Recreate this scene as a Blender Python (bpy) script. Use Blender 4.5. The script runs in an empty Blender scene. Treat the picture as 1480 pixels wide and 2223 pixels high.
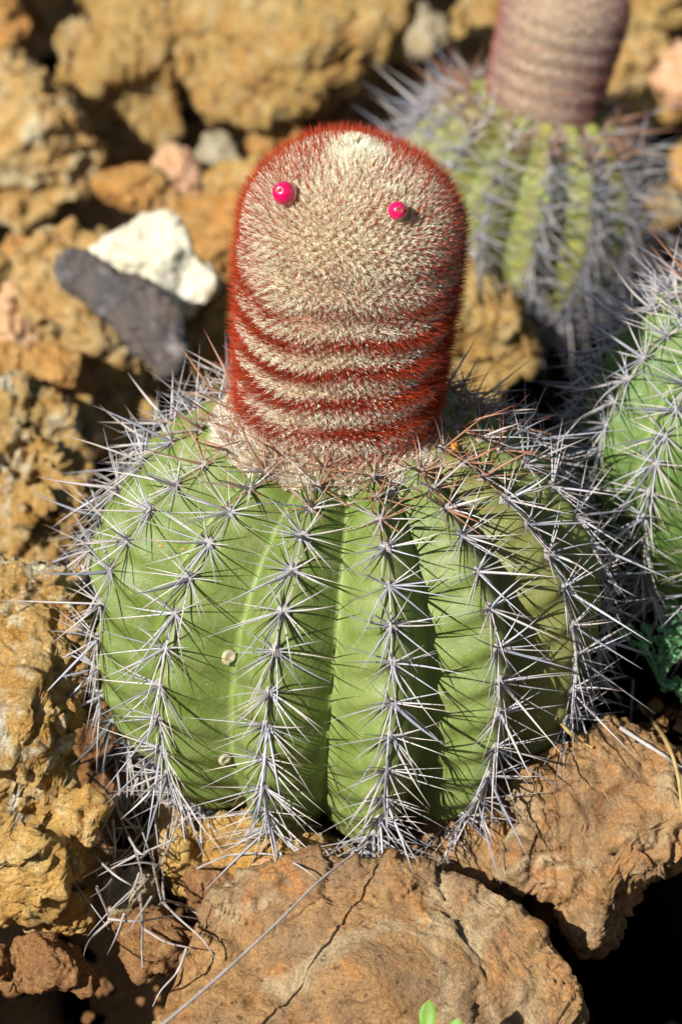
import bpy, bmesh, math, random
import numpy as np
from mathutils import Vector, Matrix, noise as mnoise

random.seed(7)
rng = np.random.default_rng(7)
SC = bpy.context.scene
COL = SC.collection

# ------------------------------------------------------------------ camera, sky, sun, exposure
PX = 0.0001545                     # metres per photo pixel at the big cactus
PITCH = math.radians(30)
U = Vector((0, math.sin(PITCH), math.cos(PITCH)))
B = Vector((0, -math.cos(PITCH), math.sin(PITCH)))
CACTUS = Vector((0, 0, 0.066))
DIST = 0.95
CAM = CACTUS + U * (179 * PX) + B * DIST
cd = bpy.data.cameras.new('camera'); cam = bpy.data.objects.new('camera', cd); COL.objects.link(cam)
cam.location = CAM
cam.rotation_euler = (math.radians(60), 0, 0)
cd.sensor_fit = 'VERTICAL'; cd.sensor_height = 36; cd.sensor_width = 24; cd.lens = 36 * DIST / (2223 * PX)
cd.clip_start = 0.01; cd.clip_end = 500
cd.dof.use_dof = True; cd.dof.focus_distance = 0.885; cd.dof.aperture_fstop = 11.0; cd.dof.aperture_blades = 7
SC.camera = cam

SUN_AZ, SUN_EL = math.radians(40), math.radians(36)      # from the left of the camera, behind it
S = Vector((-math.sin(SUN_AZ) * math.cos(SUN_EL), -math.cos(SUN_AZ) * math.cos(SUN_EL), math.sin(SUN_EL)))
w = bpy.data.worlds.new('World'); SC.world = w; w.use_nodes = True
nt = w.node_tree; bg = nt.nodes['Background']; bg.inputs['Strength'].default_value = 0.05
sky = nt.nodes.new('ShaderNodeTexSky'); sky.sky_type = 'NISHITA'; sky.sun_disc = False
sky.sun_elevation = SUN_EL; sky.sun_rotation = math.atan2(S.x, S.y)
nt.links.new(sky.outputs[0], bg.inputs[0])
sl = bpy.data.lights.new('sun', 'SUN'); sl.energy = 5.0; sl.angle = math.radians(0.5); sl.color = (1.0, 0.98, 0.95)
so = bpy.data.objects.new('sun', sl); COL.objects.link(so); so.location = S * 3
so.rotation_euler = S.to_track_quat('Z', 'Y').to_euler()
SC.view_settings.view_transform = 'Standard'; SC.view_settings.look = 'None'
SC.view_settings.exposure = 0.68; SC.view_settings.gamma = 1.0
SC.view_settings.use_curve_mapping = False

# ------------------------------------------------------------------ helpers
def ray(px, py):
    """direction (per metre of depth) of the ray through a photo pixel"""
    return -B + Vector((1, 0, 0)) * ((px - 740) * PX / DIST) + U * (-(py - 1111.5) * PX / DIST)
def at_z(px, py, z):
    d = ray(px, py); return CAM + d * ((z - CAM.z) / d.z)
def at_plane(px, py, P, n):
    d = ray(px, py); return CAM + d * ((P - CAM).dot(n) / d.dot(n))
def at_depth(px, py, dep):
    return CAM + ray(px, py) * dep

def tag(o, label=None, cat=None, group=None, kind=None):
    if label: o['label'] = label
    if cat: o['category'] = cat
    if group: o['group'] = group
    if kind: o['kind'] = kind
    return o
def empty(name, loc, rot=(0, 0, 0)):
    o = bpy.data.objects.new(name, None); COL.objects.link(o); o.location = loc; o.rotation_euler = rot
    o.empty_display_size = 0.02
    return o
def mesh_np(name, V, F, mats, smooth=True, attrs=None, matidx=None):
    me = bpy.data.meshes.new(name)
    V = np.asarray(V, dtype=np.float32); F = np.asarray(F, dtype=np.int32)
    k = F.shape[1]
    me.vertices.add(len(V)); me.vertices.foreach_set('co', V.ravel())
    me.loops.add(F.size); me.loops.foreach_set('vertex_index', F.ravel())
    me.polygons.add(len(F)); me.polygons.foreach_set('loop_start', np.arange(0, F.size, k, dtype=np.int32))
    me.polygons.foreach_set('loop_total', np.full(len(F), k, dtype=np.int32))
    me.polygons.foreach_set('use_smooth', np.full(len(F), smooth, dtype=bool))
    if matidx is not None: me.polygons.foreach_set('material_index', np.asarray(matidx, dtype=np.int32))
    if attrs:
        for n_, a_ in attrs.items():
            at = me.attributes.new(n_, 'FLOAT_COLOR', 'POINT')
            c = np.ones((len(V), 4), dtype=np.float32); c[:, :3] = a_; at.data.foreach_set('color', c.ravel())
    me.update(); me.validate()
    for m in (mats if isinstance(mats, (list, tuple)) else [mats]): me.materials.append(m)
    return me
def link(name, me, parent=None):
    o = bpy.data.objects.new(name, me); COL.objects.link(o)
    if parent: o.parent = parent
    return o

# vectorised value noise
def _hash(ix, iy, iz, seed):
    h = (ix.astype(np.int64) * 374761393 + iy.astype(np.int64) * 668265263 + iz.astype(np.int64) * 2147483647 + seed * 1274126177) & 0xFFFFFFFF
    h = ((h ^ (h >> 13)) * 1274126177) & 0xFFFFFFFF
    h = ((h ^ (h >> 16)) * 2246822519) & 0xFFFFFFFF
    return ((h ^ (h >> 15)) & 0xFFFFFF) / float(0xFFFFFF)
def vnoise(P, seed=0):
    i = np.floor(P); f = P - i; f = f * f * f * (f * (f * 6 - 15) + 10); i = i.astype(np.int64)
    r = 0
    for dx in (0, 1):
        wx = f[:, 0] if dx else 1 - f[:, 0]
        for dy in (0, 1):
            wy = f[:, 1] if dy else 1 - f[:, 1]
            for dz in (0, 1):
                wz = f[:, 2] if dz else 1 - f[:, 2]
                r = r + wx * wy * wz * _hash(i[:, 0] + dx, i[:, 1] + dy, i[:, 2] + dz, seed)
    return r * 2 - 1
def fbm(P, seed=0, octv=4, gain=0.5, ridge=False):
    a, s, t = 1.0, 0, 0
    for k in range(octv):
        n = vnoise(P * (2.03 ** k) + 17.3 * k, seed + k)
        if ridge: n = 1 - 2 * np.abs(n)
        s = s + a * n; t += a; a *= gain
    return s / t
def worley(P, seed=0):
    i = np.floor(P).astype(np.int64); best = np.full(len(P), 9.0)
    for dx in (-1, 0, 1):
        for dy in (-1, 0, 1):
            for dz in (-1, 0, 1):
                c = i + np.array([dx, dy, dz])
                q = np.stack([_hash(c[:, 0], c[:, 1], c[:, 2], seed + 11 * k) for k in range(3)], 1) + c
                best = np.minimum(best, ((P - q) ** 2).sum(1))
    return np.sqrt(best)
ICO = {}
def ico(n):
    if n not in ICO:
        bm = bmesh.new(); bmesh.ops.create_icosphere(bm, subdivisions=n, radius=1)
        ICO[n] = (np.array([v.co[:] for v in bm.verts]), np.array([[v.index for v in f.verts] for f in bm.faces])); bm.free()
    return ICO[n]
def cells(P, seed=0):
    i = np.floor(P).astype(np.int64); best = np.full(len(P), 9.0); val = np.zeros(len(P))
    for dx in (-1, 0, 1):
        for dy in (-1, 0, 1):
            for dz in (-1, 0, 1):
                c = i + np.array([dx, dy, dz])
                q = np.stack([_hash(c[:, 0], c[:, 1], c[:, 2], seed + 11 * k) for k in range(3)], 1) + c
                d = ((P - q) ** 2).sum(1); m = d < best; best[m] = d[m]; val[m] = _hash(c[:, 0], c[:, 1], c[:, 2], seed + 77)[m]
    return val * 2 - 1
def vnormals(V, F):
    a, b, c = V[F[:, 0]], V[F[:, 1]], V[F[:, 2]]
    fn = np.cross(b - a, c - a); N = np.zeros_like(V)
    for k in range(3): np.add.at(N, F[:, k], fn)
    return N / (np.linalg.norm(N, axis=1, keepdims=True) + 1e-12)

# ------------------------------------------------------------------ materials
class NT:
    def __init__(s, name, rough=0.8, spec=0.3):
        s.m = bpy.data.materials.new(name); s.m.use_nodes = True; s.t = s.m.node_tree
        s.b = s.t.nodes['Principled BSDF']; s.b.inputs['Roughness'].default_value = rough
        s.b.inputs['Specular IOR Level'].default_value = spec
        s.tc = s.t.nodes.new('ShaderNodeTexCoord')
    def n(s, typ, **kw):
        x = s.t.nodes.new(typ)
        for k, v in kw.items(): setattr(x, k, v)
        return x
    def l(s, a, b): s.t.links.new(a, b)
    def noise(s, scale, detail=5, rough=0.55, dist=0.0, vec=None, coord='Object'):
        x = s.n('ShaderNodeTexNoise'); x.inputs['Scale'].default_value = scale; x.inputs['Detail'].default_value = detail
        x.inputs['Roughness'].default_value = rough; x.inputs['Distortion'].default_value = dist
        s.l(vec or s.tc.outputs[coord], x.inputs['Vector']); return x.outputs['Fac']
    def vor(s, scale, feature='F1', coord='Object', rnd=1.0):
        x = s.n('ShaderNodeTexVoronoi', feature=feature); x.inputs['Scale'].default_value = scale; x.inputs['Randomness'].default_value = rnd
        s.l(s.tc.outputs[coord], x.inputs['Vector']); return x.outputs['Distance']
    def ramp(s, fac, stops, interp='LINEAR'):
        r = s.n('ShaderNodeValToRGB'); r.color_ramp.interpolation = interp; e = r.color_ramp.elements
        while len(e) < len(stops): e.new(0.5)
        for q, (p, c) in zip(e, stops):
            q.position = p; q.color = (c[0], c[1], c[2], 1) if isinstance(c, (tuple, list)) else (c, c, c, 1)
        s.l(fac, r.inputs[0]); return r.outputs[0]
    def mix(s, fac, a, b, mode='MIX'):
        x = s.n('ShaderNodeMix', data_type='RGBA', blend_type=mode)
        if isinstance(fac, float): x.inputs[0].default_value = fac
        else: s.l(fac, x.inputs[0])
        for k, v in ((6, a), (7, b)):
            if isinstance(v, tuple): x.inputs[k].default_value = (*v, 1)
            else: s.l(v, x.inputs[k])
        return x.outputs[2]
    def math(s, op, a, b=0.0):
        x = s.n('ShaderNodeMath', operation=op)
        for k, v in ((0, a), (1, b)):
            if isinstance(v, (int, float)): x.inputs[k].default_value = v
            else: s.l(v, x.inputs[k])
        return x.outputs[0]
    def bump(s, h, strength, dist, prev=None):
        x = s.n('ShaderNodeBump'); x.inputs['Strength'].default_value = strength; x.inputs['Distance'].default_value = dist
        s.l(h, x.inputs['Height'])
        if prev: s.l(prev, x.inputs['Normal'])
        return x.outputs[0]
    def color(s, c):
        if isinstance(c, tuple): s.b.inputs['Base Color'].default_value = (*c, 1)
        else: s.l(c, s.b.inputs['Base Color'])
    def normal(s, nn): s.l(nn, s.b.inputs['Normal'])

def rock_mat(name, base, second, patch, crust=None, crust_amt=0.6, speck=(0.05, 0.03, 0.02), bump=1.0, scale=1.0, speck_amt=0.63):
    n = NT(name, 0.85, 0.25)
    oi = n.n('ShaderNodeObjectInfo')
    add = n.n('ShaderNodeVectorMath', operation='ADD'); n.l(n.tc.outputs['Object'], add.inputs[0])
    sc = n.n('ShaderNodeVectorMath', operation='SCALE'); sc.inputs[3].default_value = 7.0
    cmb = n.n('ShaderNodeCombineXYZ'); n.l(oi.outputs['Random'], cmb.inputs[0]); n.l(oi.outputs['Random'], cmb.inputs[2])
    n.l(cmb.outputs[0], sc.inputs[0]); n.l(sc.outputs[0], add.inputs[1]); v = add.outputs[0]
    c = n.mix(n.ramp(n.noise(38 * scale, 6, 0.6, 0.6, v), [(0.36, 0.0), (0.64, 1.0)]), base, second)
    c = n.mix(n.ramp(n.noise(85 * scale, 5, 0.65, 0.8, v), [(0.52, 0.0), (0.68, 0.85)]), c, patch)
    if crust: c = n.mix(n.ramp(n.noise(26 * scale, 5, 0.6, 1.0, v), [(crust_amt - 0.06, 0.0), (crust_amt + 0.05, 1.0)]), c, crust)
    grain = n.ramp(n.noise(900, 3, 0.7, 0, v), [(0.3, 0.6), (0.7, 1.35)])
    c = n.mix(0.75, c, grain, 'MULTIPLY')
    c = n.mix(n.ramp(n.noise(330, 4, 0.7, 0, v), [(speck_amt, 0.0), (speck_amt + 0.07, 0.75)]), c, speck)
    n.color(c)
    h1 = n.noise(260, 8, 0.72, 0.4, v); h2 = n.noise(95, 6, 0.65, 1.2, v)
    nn = n.bump(h2, 0.8 * bump, 0.007); nn = n.bump(h1, 0.9 * bump, 0.003, nn); n.normal(nn)
    return n.m
M = {}
M['tan'] = rock_mat('rock_tan', (0.60, 0.38, 0.12), (0.52, 0.27, 0.06), (0.72, 0.56, 0.28), speck=(0.10, 0.05, 0.02))
M['olive'] = rock_mat('rock_yellow', (0.60, 0.41, 0.14), (0.54, 0.29, 0.08), (0.70, 0.56, 0.30), speck=(0.14, 0.09, 0.04), scale=1.1, bump=1.3)
M['orange'] = rock_mat('rock_orange', (0.58, 0.26, 0.06), (0.50, 0.30, 0.10), (0.62, 0.40, 0.18), speck=(0.12, 0.05, 0.02))
M['pink'] = rock_mat('rock_pink', (0.52, 0.27, 0.14), (0.48, 0.30, 0.15), (0.6, 0.42, 0.28), speck=(0.12, 0.07, 0.04), bump=0.5)
M['white'] = rock_mat('rock_white', (0.66, 0.60, 0.42), (0.72, 0.67, 0.52), (0.56, 0.44, 0.24), speck=(0.35, 0.28, 0.16), bump=0.5)
M['pale'] = rock_mat('rock_pale', (0.58, 0.38, 0.14), (0.50, 0.27, 0.08), (0.64, 0.50, 0.26), crust=(0.66, 0.58, 0.36), crust_amt=0.60, speck=(0.25, 0.17, 0.1))
M['grey'] = rock_mat('rock_grey', (0.075, 0.072, 0.075), (0.12, 0.09, 0.07), (0.17, 0.16, 0.16), crust=(0.34, 0.31, 0.28), crust_amt=0.66, bump=0.6)
M['crag'] = rock_mat('rock_craggy', (0.72, 0.48, 0.17), (0.60, 0.31, 0.07), (0.84, 0.72, 0.45), crust=(0.84, 0.77, 0.56), crust_amt=0.62, speck=(0.08, 0.04, 0.015), bump=1.5, scale=1.5)
M['slab'] = rock_mat('rock_slab', (0.36, 0.20, 0.075), (0.26, 0.16, 0.08), (0.44, 0.19, 0.055), crust=(0.42, 0.31, 0.17), crust_amt=0.6, speck=(0.05, 0.03, 0.02), bump=0.75, speck_amt=0.6)
M['brown'] = rock_mat('rock_brown', (0.40, 0.19, 0.06), (0.32, 0.16, 0.07), (0.52, 0.3, 0.12), speck=(0.05, 0.025, 0.015), bump=1.2, scale=1.4)
M['ash'] = rock_mat('rock_ash', (0.36, 0.30, 0.19), (0.42, 0.32, 0.17), (0.5, 0.44, 0.32), speck=(0.1, 0.08, 0.05), bump=0.8)

def soil_mat():
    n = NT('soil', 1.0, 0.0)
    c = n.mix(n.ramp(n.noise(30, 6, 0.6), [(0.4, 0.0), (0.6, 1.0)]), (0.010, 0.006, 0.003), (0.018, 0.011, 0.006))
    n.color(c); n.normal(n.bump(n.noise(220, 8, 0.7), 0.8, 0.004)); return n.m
M['soil'] = soil_mat()

def cactus_mat(name, g1=(0.104, 0.146, 0.026), g2=(0.152, 0.190, 0.044)):
    n = NT(name, 0.5, 0.28)
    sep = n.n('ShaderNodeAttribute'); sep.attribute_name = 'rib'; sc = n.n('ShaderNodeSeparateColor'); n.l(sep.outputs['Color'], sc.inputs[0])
    wv, side, low = sc.outputs[0], sc.outputs[1], sc.outputs[2]      # 0 crest..1 valley, painted side shade, lowness
    base = n.mix(n.ramp(n.noise(40, 4, 0.6), [(0.35, 0.0), (0.65, 1.0)]), g1, g2)
    base = n.mix(n.ramp(n.noise(110, 5, 0.65, 0.6), [(0.5, 0.0), (0.7, 0.55)]), base, (0.22, 0.28, 0.08))
    base = n.mix(n.ramp(wv, [(0.80, 0.0), (1.0, 0.6)]), base, (0.22, 0.30, 0.07))
    base = n.mix(n.ramp(wv, [(0.0, 0.45), (0.16, 0.0)]), base, (0.22, 0.22, 0.10))
    base = n.mix(n.math('MULTIPLY', side, 0.5), base, (0.20, 0.15, 0.05))  # shade and warmth of the right-hand ribs, put into the skin colour
    lowf = n.math('MULTIPLY', low, n.ramp(n.noise(60, 5, 0.6), [(0.38, 0.0), (0.6, 1.0)]))
    base = n.mix(lowf, base, (0.33, 0.21, 0.09))
    # pale flecks of dust and scale
    base = n.mix(n.ramp(n.noise(620, 3, 0.6), [(0.70, 0.0), (0.76, 0.8)]), base, (0.55, 0.55, 0.42))
    base = n.mix(n.ramp(n.noise(150, 6, 0.75, 1.0), [(0.48, 0.0), (0.72, 0.6)]), base, (0.27, 0.27, 0.13))
    base = n.mix(n.ramp(n.noise(55, 5, 0.7, 1.5), [(0.56, 0.0), (0.72, 0.45)]), base, (0.10, 0.13, 0.03))
    base = n.mix(n.ramp(n.noise(1500, 2, 0.6), [(0.35, 0.0), (0.75, 0.25)]), base, (0.12, 0.2, 0.03))
    n.color(base)
    n.l(n.ramp(n.noise(90, 4), [(0.3, 0.38), (0.7, 0.6)]), n.b.inputs['Roughness'])
    n.b.inputs['Subsurface Weight'].default_value = 0.12; n.b.inputs['Subsurface Radius'].default_value = (0.6, 1.0, 0.2); n.b.inputs['Subsurface Scale'].default_value = 0.002
    nn = n.bump(n.noise(70, 4, 0.5), 0.35, 0.003); nn = n.bump(n.noise(450, 5, 0.7), 0.4, 0.0006, nn); nn = n.bump(n.vor(1300), 0.25, 0.0003, nn); n.normal(nn)
    return n.m
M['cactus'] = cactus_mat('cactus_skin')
M['cactus_cool'] = cactus_mat('cactus_skin_cool', (0.075, 0.145, 0.030), (0.11, 0.185, 0.045))
M['cactus_far'] = cactus_mat('cactus_skin_yellowish', (0.22, 0.21, 0.035), (0.25, 0.24, 0.05))

def attr_mat(name, rough, spec, grain=None, trans=0.0, sheen=0.0):
    n = NT(name, rough, spec)
    a = n.n('ShaderNodeAttribute'); a.attribute_name = 'Col'; c = a.outputs['Color']
    if grain: c = n.mix(0.6, c, n.ramp(n.noise(grain, 3, 0.6), [(0.3, 0.65), (0.7, 1.3)]), 'MULTIPLY')
    n.color(c)
    if trans: n.b.inputs['Transmission Weight'].default_value = trans
    return n.m
M['spine'] = attr_mat('spine_horn', 0.42, 0.5, 700)
M['bristle'] = attr_mat('bristle', 0.5, 0.25)
M['wool'] = attr_mat('wool', 0.75, 0.25)
def simple(name, c, rough=0.5, spec=0.5, var=None, vs=200, bump=0.0, coat=0.0, bs=400):
    n = NT(name, rough, spec)
    n.color(n.mix(n.ramp(n.noise(vs, 5, 0.6), [(0.35, 0.0), (0.65, 1.0)]), c, var) if var else c)
    if bump: n.normal(n.bump(n.noise(bs, 5, 0.6), bump, 0.0008))
    if coat: n.b.inputs['Coat Weight'].default_value = coat; n.b.inputs['Coat Roughness'].default_value = 0.08
    return n.m
M['felt'] = attr_mat('felt', 0.95, 0.05, 900)
M['areole'] = simple('areole_wool', (0.42, 0.40, 0.36), 0.95, 0.05, (0.22, 0.19, 0.17), 900, 1.0)
M['berry'] = simple('berry', (0.72, 0.006, 0.10), 0.22, 0.6, (0.60, 0.004, 0.07), 250, 0.05, 0.5)
M['dryflower'] = simple('dry_flower', (0.42, 0.27, 0.10), 0.8, 0.2, (0.25, 0.13, 0.05), 900, 0.6)
M['shell'] = simple('snail_shell', (0.50, 0.43, 0.28), 0.45, 0.5, (0.33, 0.26, 0.15), 700, 0.3)
M['straw'] = simple('dry_straw', (0.42, 0.39, 0.36), 0.6, 0.3, (0.30, 0.25, 0.21), 150, 0.4)
M['straw_yellow'] = simple('yellow_straw', (0.42, 0.32, 0.12), 0.6, 0.3, (0.30, 0.20, 0.07), 150, 0.4)
M['leaf_teal'] = simple('leaf_blue_green', (0.12, 0.30, 0.12), 0.5, 0.4, (0.20, 0.38, 0.18), 120, 0.2)
M['leaf_lime'] = simple('leaf_lime', (0.15, 0.27, 0.03), 0.5, 0.3, (0.11, 0.2, 0.03), 120, 0.2)
M['orange_bit'] = simple('orange_petal', (0.75, 0.30, 0.02), 0.6, 0.2, (0.6, 0.2, 0.02), 400, 0.2)

# ------------------------------------------------------------------ ground
BASE = -0.078
MOUNDS = []        # (x, y, radius, height)
def ground_h(x, y):
    x = np.asarray(x, float); y = np.asarray(y, float)
    P = np.stack([x * 14, y * 14, np.zeros_like(x)], -1).reshape(-1, 3)
    h = BASE + 0.012 * fbm(P, 3, 3).reshape(x.shape)
    P = np.stack([x * 90, y * 90, np.zeros_like(x)], -1).reshape(-1, 3)
    h = h + 0.003 * fbm(P, 9, 3).reshape(x.shape)
    for mx, my, mr, mh in MOUNDS:
        d = np.sqrt((x - mx) ** 2 + (y - my) ** 2) / mr
        k = np.clip(1.5 - d, 0, 1); k = k * k * (3 - 2 * k)
        h = h * (1 - k) + (mh + 0.1 * (h - BASE)) * k
    return h
C2P = at_z(1112, 625, 0.0); C3P = Vector((0.1440, 0.066, 0.0))
MOUNDS += [(0, 0.005, 0.044, -0.008), (C2P.x, C2P.y, 0.035, -0.005), (C3P.x, C3P.y, 0.052, 0.028)]
for px_, py_, r_, h_ in ((150, 2200, 0.035, -0.15), (300, 2120, 0.020, -0.15), (1180, 2010, 0.028, -0.15), (1380, 2080, 0.05, -0.18), (1480, 1960, 0.035, -0.17), (1280, 2200, 0.04, -0.17), (1420, 330, 0.05, -0.15), (470, 300, 0.03, -0.14), (230, 470, 0.03, -0.13), (120, 1680, 0.03, -0.15), (40, 2180, 0.035, -0.15), (240, 2010, 0.02, -0.14), (920, 100, 0.03, -0.14), (60, 110, 0.03, -0.14)):  # pits sunk into the ground so these gaps and corners fall dark
    q_ = at_z(px_, py_, BASE); MOUNDS.append((q_.x, q_.y, r_, h_))
MOUNDS.append((0.120, -0.002, 0.024, 0.028))
u = np.linspace(-1, 1, 361); g = np.sinh(u * 6.6) / np.sinh(6.6) * 60
gx, gy = np.meshgrid(g, g + 0.1)
gz = ground_h(gx, gy)
gv = np.stack([gx, gy, gz], -1).reshape(-1, 3); n_ = 361
ii = (np.arange(n_ - 1)[:, None] * n_ + np.arange(n_ - 1)[None, :]).ravel()
gf = np.stack([ii, ii + 1, ii + n_ + 1, ii + n_], 1)
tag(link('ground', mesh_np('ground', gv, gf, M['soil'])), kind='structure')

# ------------------------------------------------------------------ rocks
def poly_radius(P2, th):
    """radius of polygon P2 (around 0) at angles th, smoothed"""
    A = np.asarray(P2); Bq = np.roll(A, -1, 0); ts = np.linspace(0, 1, 24, endpoint=False)
    D = (A[:, None, :] + (Bq - A)[:, None, :] * ts[None, :, None]).reshape(-1, 2)
    ang = np.arctan2(D[:, 1], D[:, 0]); rad = np.hypot(D[:, 0], D[:, 1])
    bins = 180; b = ((ang + math.pi) / (2 * math.pi) * bins).astype(int) % bins
    R = np.zeros(bins)
    np.maximum.at(R, b, rad)
    idx = np.nonzero(R > 0)[0]
    R = np.interp(np.arange(bins), np.concatenate([idx - bins, idx, idx + bins]), np.tile(R[idx], 3))
    R = (np.roll(R, 1) + 2 * R + np.roll(R, -1)) / 4
    t = (th + math.pi) / (2 * math.pi) * bins - 0.5; i0 = np.floor(t).astype(int); f = t - i0
    return R[i0 % bins] * (1 - f) + R[(i0 + 1) % bins] * f

def rock(outline, z, mat, label, T=None, back=1.3, tilt=0.0, flat=0.68, sub=6, rough=1.0, nod=1.0, cut=5, seed=None, name='rock', cat='rock', group='loose rocks around the cactus', cracks=0.0, strata=0.0, grow=1.05, block=1.0):
    seed = seed if seed is not None else rock.k; rock.k += 1
    r_ = np.random.default_rng(seed + 100)
    O = np.array(outline, float); ctr = (O.max(0) + O.min(0)) / 2 * 0.5 + O.mean(0) * 0.5
    P = at_z(ctr[0], ctr[1], z)
    a = PITCH + (math.pi / 2 - PITCH) * tilt
    n = Vector((0, -math.cos(a), math.sin(a))); e1 = Vector((1, 0, 0)); e2 = n.cross(e1)
    L = []
    for x, y in O:
        q = at_plane(x, y, P, n) - P; L.append((q.dot(e1), q.dot(e2)))
    L = np.array(L) * grow; size = math.sqrt(abs(np.ptp(L[:, 0]) * np.ptp(L[:, 1])))
    T = T * 1.1 if T is not None else 0.38 * size
    V, F = ico(sub); x, y, zz = V.T
    th = np.arctan2(y, x); rho = np.hypot(x, y); R = poly_radius(L, th)
    rr = rho ** flat
    X = rr * R * np.cos(th); Y = rr * R * np.sin(th)
    Tb = max(T * back, 0.3 * size)
    Z = np.where(zz > 0, T, Tb) * np.sign(zz) * np.abs(zz) ** 0.85
    Q = np.stack([X, Y, Z], 1)
    Lx = np.abs(L).max(); fr = Q[:, 2] > -0.2 * T
    for k in range(cut + 2):                               # planar facets on the side that shows
        a_ = r_.uniform(0, 6.283); sl = r_.uniform(0.15, 1.1) * T / (0.5 * size) * 1.3
        gx_, gy_ = math.cos(a_) * sl, math.sin(a_) * sl
        lim = T * r_.uniform(0.72, 1.25) - (Q[:, 0] * gx_ + Q[:, 1] * gy_)
        lim = np.maximum(lim, 0.12 * T)
        Q[:, 2] = np.where(fr, np.minimum(Q[:, 2], lim), Q[:, 2])
    W = np.outer(Q[:, 0], e1) + np.outer(Q[:, 1], e2) + np.outer(Q[:, 2], n)
    N = vnormals(W, F)
    f0 = 1.0 / (0.45 * size)
    kz = min(1.0, size / 0.045) ** 1.3; nod *= kz; block *= kz
    disp = 0.0012 * kz + 0.085 * size * rough * fbm(W * f0, seed, 4)
    disp += 0.0042 * kz * (rough if not strata else 0.22) * fbm(W * 70, seed + 5, 4, 0.62, ridge=True)
    wq = W + 0.0018 * np.stack([fbm(W * 55, seed + 81 + k_, 2) for k_ in range(3)], 1)
    disp += block * (0.0022 * cells(wq * 62 * np.array([1, 1, 1.5]), seed + 71) + 0.0010 * cells(wq * 150, seed + 72) + (0.0005 * cells(wq * 330, seed + 73) if sub > 5 else 0))
    if nod: disp += 0.0020 * nod * (0.45 - worley(W * 210, seed + 4))
    if nod > 0.9: disp -= 0.006 * (nod - 0.6) * np.clip(fbm(W * 62, seed + 14, 3) * 3 - 0.55, 0, 1)
    if nod: disp += 0.0050 * nod * (0.45 - worley(W * 80 + 0.35 * np.stack([fbm(W * 60, seed + 8, 2)] * 3, 1), seed + 3))
    if cracks:
        q = W.copy(); q += 0.012 * np.stack([fbm(W * 40, seed + 31, 3), fbm(W * 40, seed + 32, 3), fbm(W * 40, seed + 33, 3)], 1)
        c = np.minimum(np.abs(fbm(q * 17, seed + 21, 2)), np.abs(fbm(q * np.array([9, 30, 30]) , seed + 25, 2)) * 1.3); disp -= cracks * np.clip(1 - c / 0.06, 0, 1) * np.clip(fbm(W * 25, seed + 44, 2) * 3 + 0.8, 0, 1)
    if strata:
        t_ = (W @ np.array([0.25, 0.5, 0.83]) + 0.008 * fbm(W * 22, seed + 51, 3)) * 95; f_ = t_ - np.floor(t_)
        disp += strata * (np.clip(f_ * 5, 0, 1) - f_) * (0.4 + 0.6 * fbm(W * 30, seed + 52, 2))
        h_ = fbm(W * 34, seed + 61, 4) * 3.2; disp += strata * (np.floor(h_) + np.clip((h_ - np.floor(h_)) * 6, 0, 1))
    disp += 0.0013 * rough * fbm(W * 300, seed + 7, 3, 0.6)
    W = W + N * disp[:, None]
    me = mesh_np(name, W, F, M[mat])
    o = link(name, me); o.location = P
    return tag(o, label, cat, group)
rock.k = 1

R = rock
# --- far row at the top of the picture
R([(-80,-60),(45,-40),(42,50),(72,78),(40,100),(0,125),(-80,130)], 0.012, 'orange', 'orange tan rock cut off by the top left corner of the photo')
R([(58,-50),(135,-40),(127,30),(115,78),(88,66),(56,42)], 0.004, 'orange', 'small orange stone at the top edge, right of the corner rock')
R([(150,-60),(330,-60),(352,0),(376,60),(372,150),(372,205),(386,265),(384,300),(335,352),(290,378),(238,368),(212,330),(150,250),(130,190),(146,140),(146,92),(132,64),(182,35),(184,-20)], 0.032, 'olive', 'tall rough yellow tan rock with a notch, left of the biggest rock', T=0.03, nod=0.9, grow=0.98)
R([(-90,150),(0,134),(62,145),(104,162),(122,192),(165,240),(205,300),(238,352),(215,384),(190,432),(140,440),(100,470),(62,500),(20,492),(-60,480),(-110,300)], 0.020, 'pale', 'broad knobbly rock with pale crust at the left edge below the dark hollow', nod=1.2, grow=0.98)
R([(374,-80),(905,-80),(884,50),(862,110),(800,170),(742,198),(700,232),(600,268),(540,272),(500,262),(450,250),(422,212),(432,190),(400,190),(386,130),(376,60)], 0.045, 'olive', 'biggest yellow tan boulder at the top behind the woolly cap', T=0.04, flat=0.6, nod=0.8, rough=0.8, grow=0.97)
R([(885,60),(920,20),(960,40),(965,90),(930,125),(895,110)], 0.0, 'ash', 'small speckled stone in the dark gap right of the biggest boulder')
R([(1000,30),(1040,-60),(1140,-60),(1120,100),(1075,175),(1012,172),(1000,120)], 0.02, 'olive', 'yellowish rock behind the far cactus, left of its woolly cap', nod=1.2)
R([(1325,-80),(1570,-80),(1570,-10),(1475,42),(1440,76),(1390,72),(1335,58)], 0.02, 'olive', 'yellow tan rock in the top right corner')
R([(1322,82),(1440,80),(1450,112),(1400,176),(1330,205),(1296,150)], 0.015, 'pale', 'pale tan stone right of the far cactus cap, under the corner rock')
R([(1420,170),(1478,100),(1570,100),(1570,240),(1462,226)], 0.01, 'pink', 'pinkish tan rock at the right edge near the top')
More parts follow.
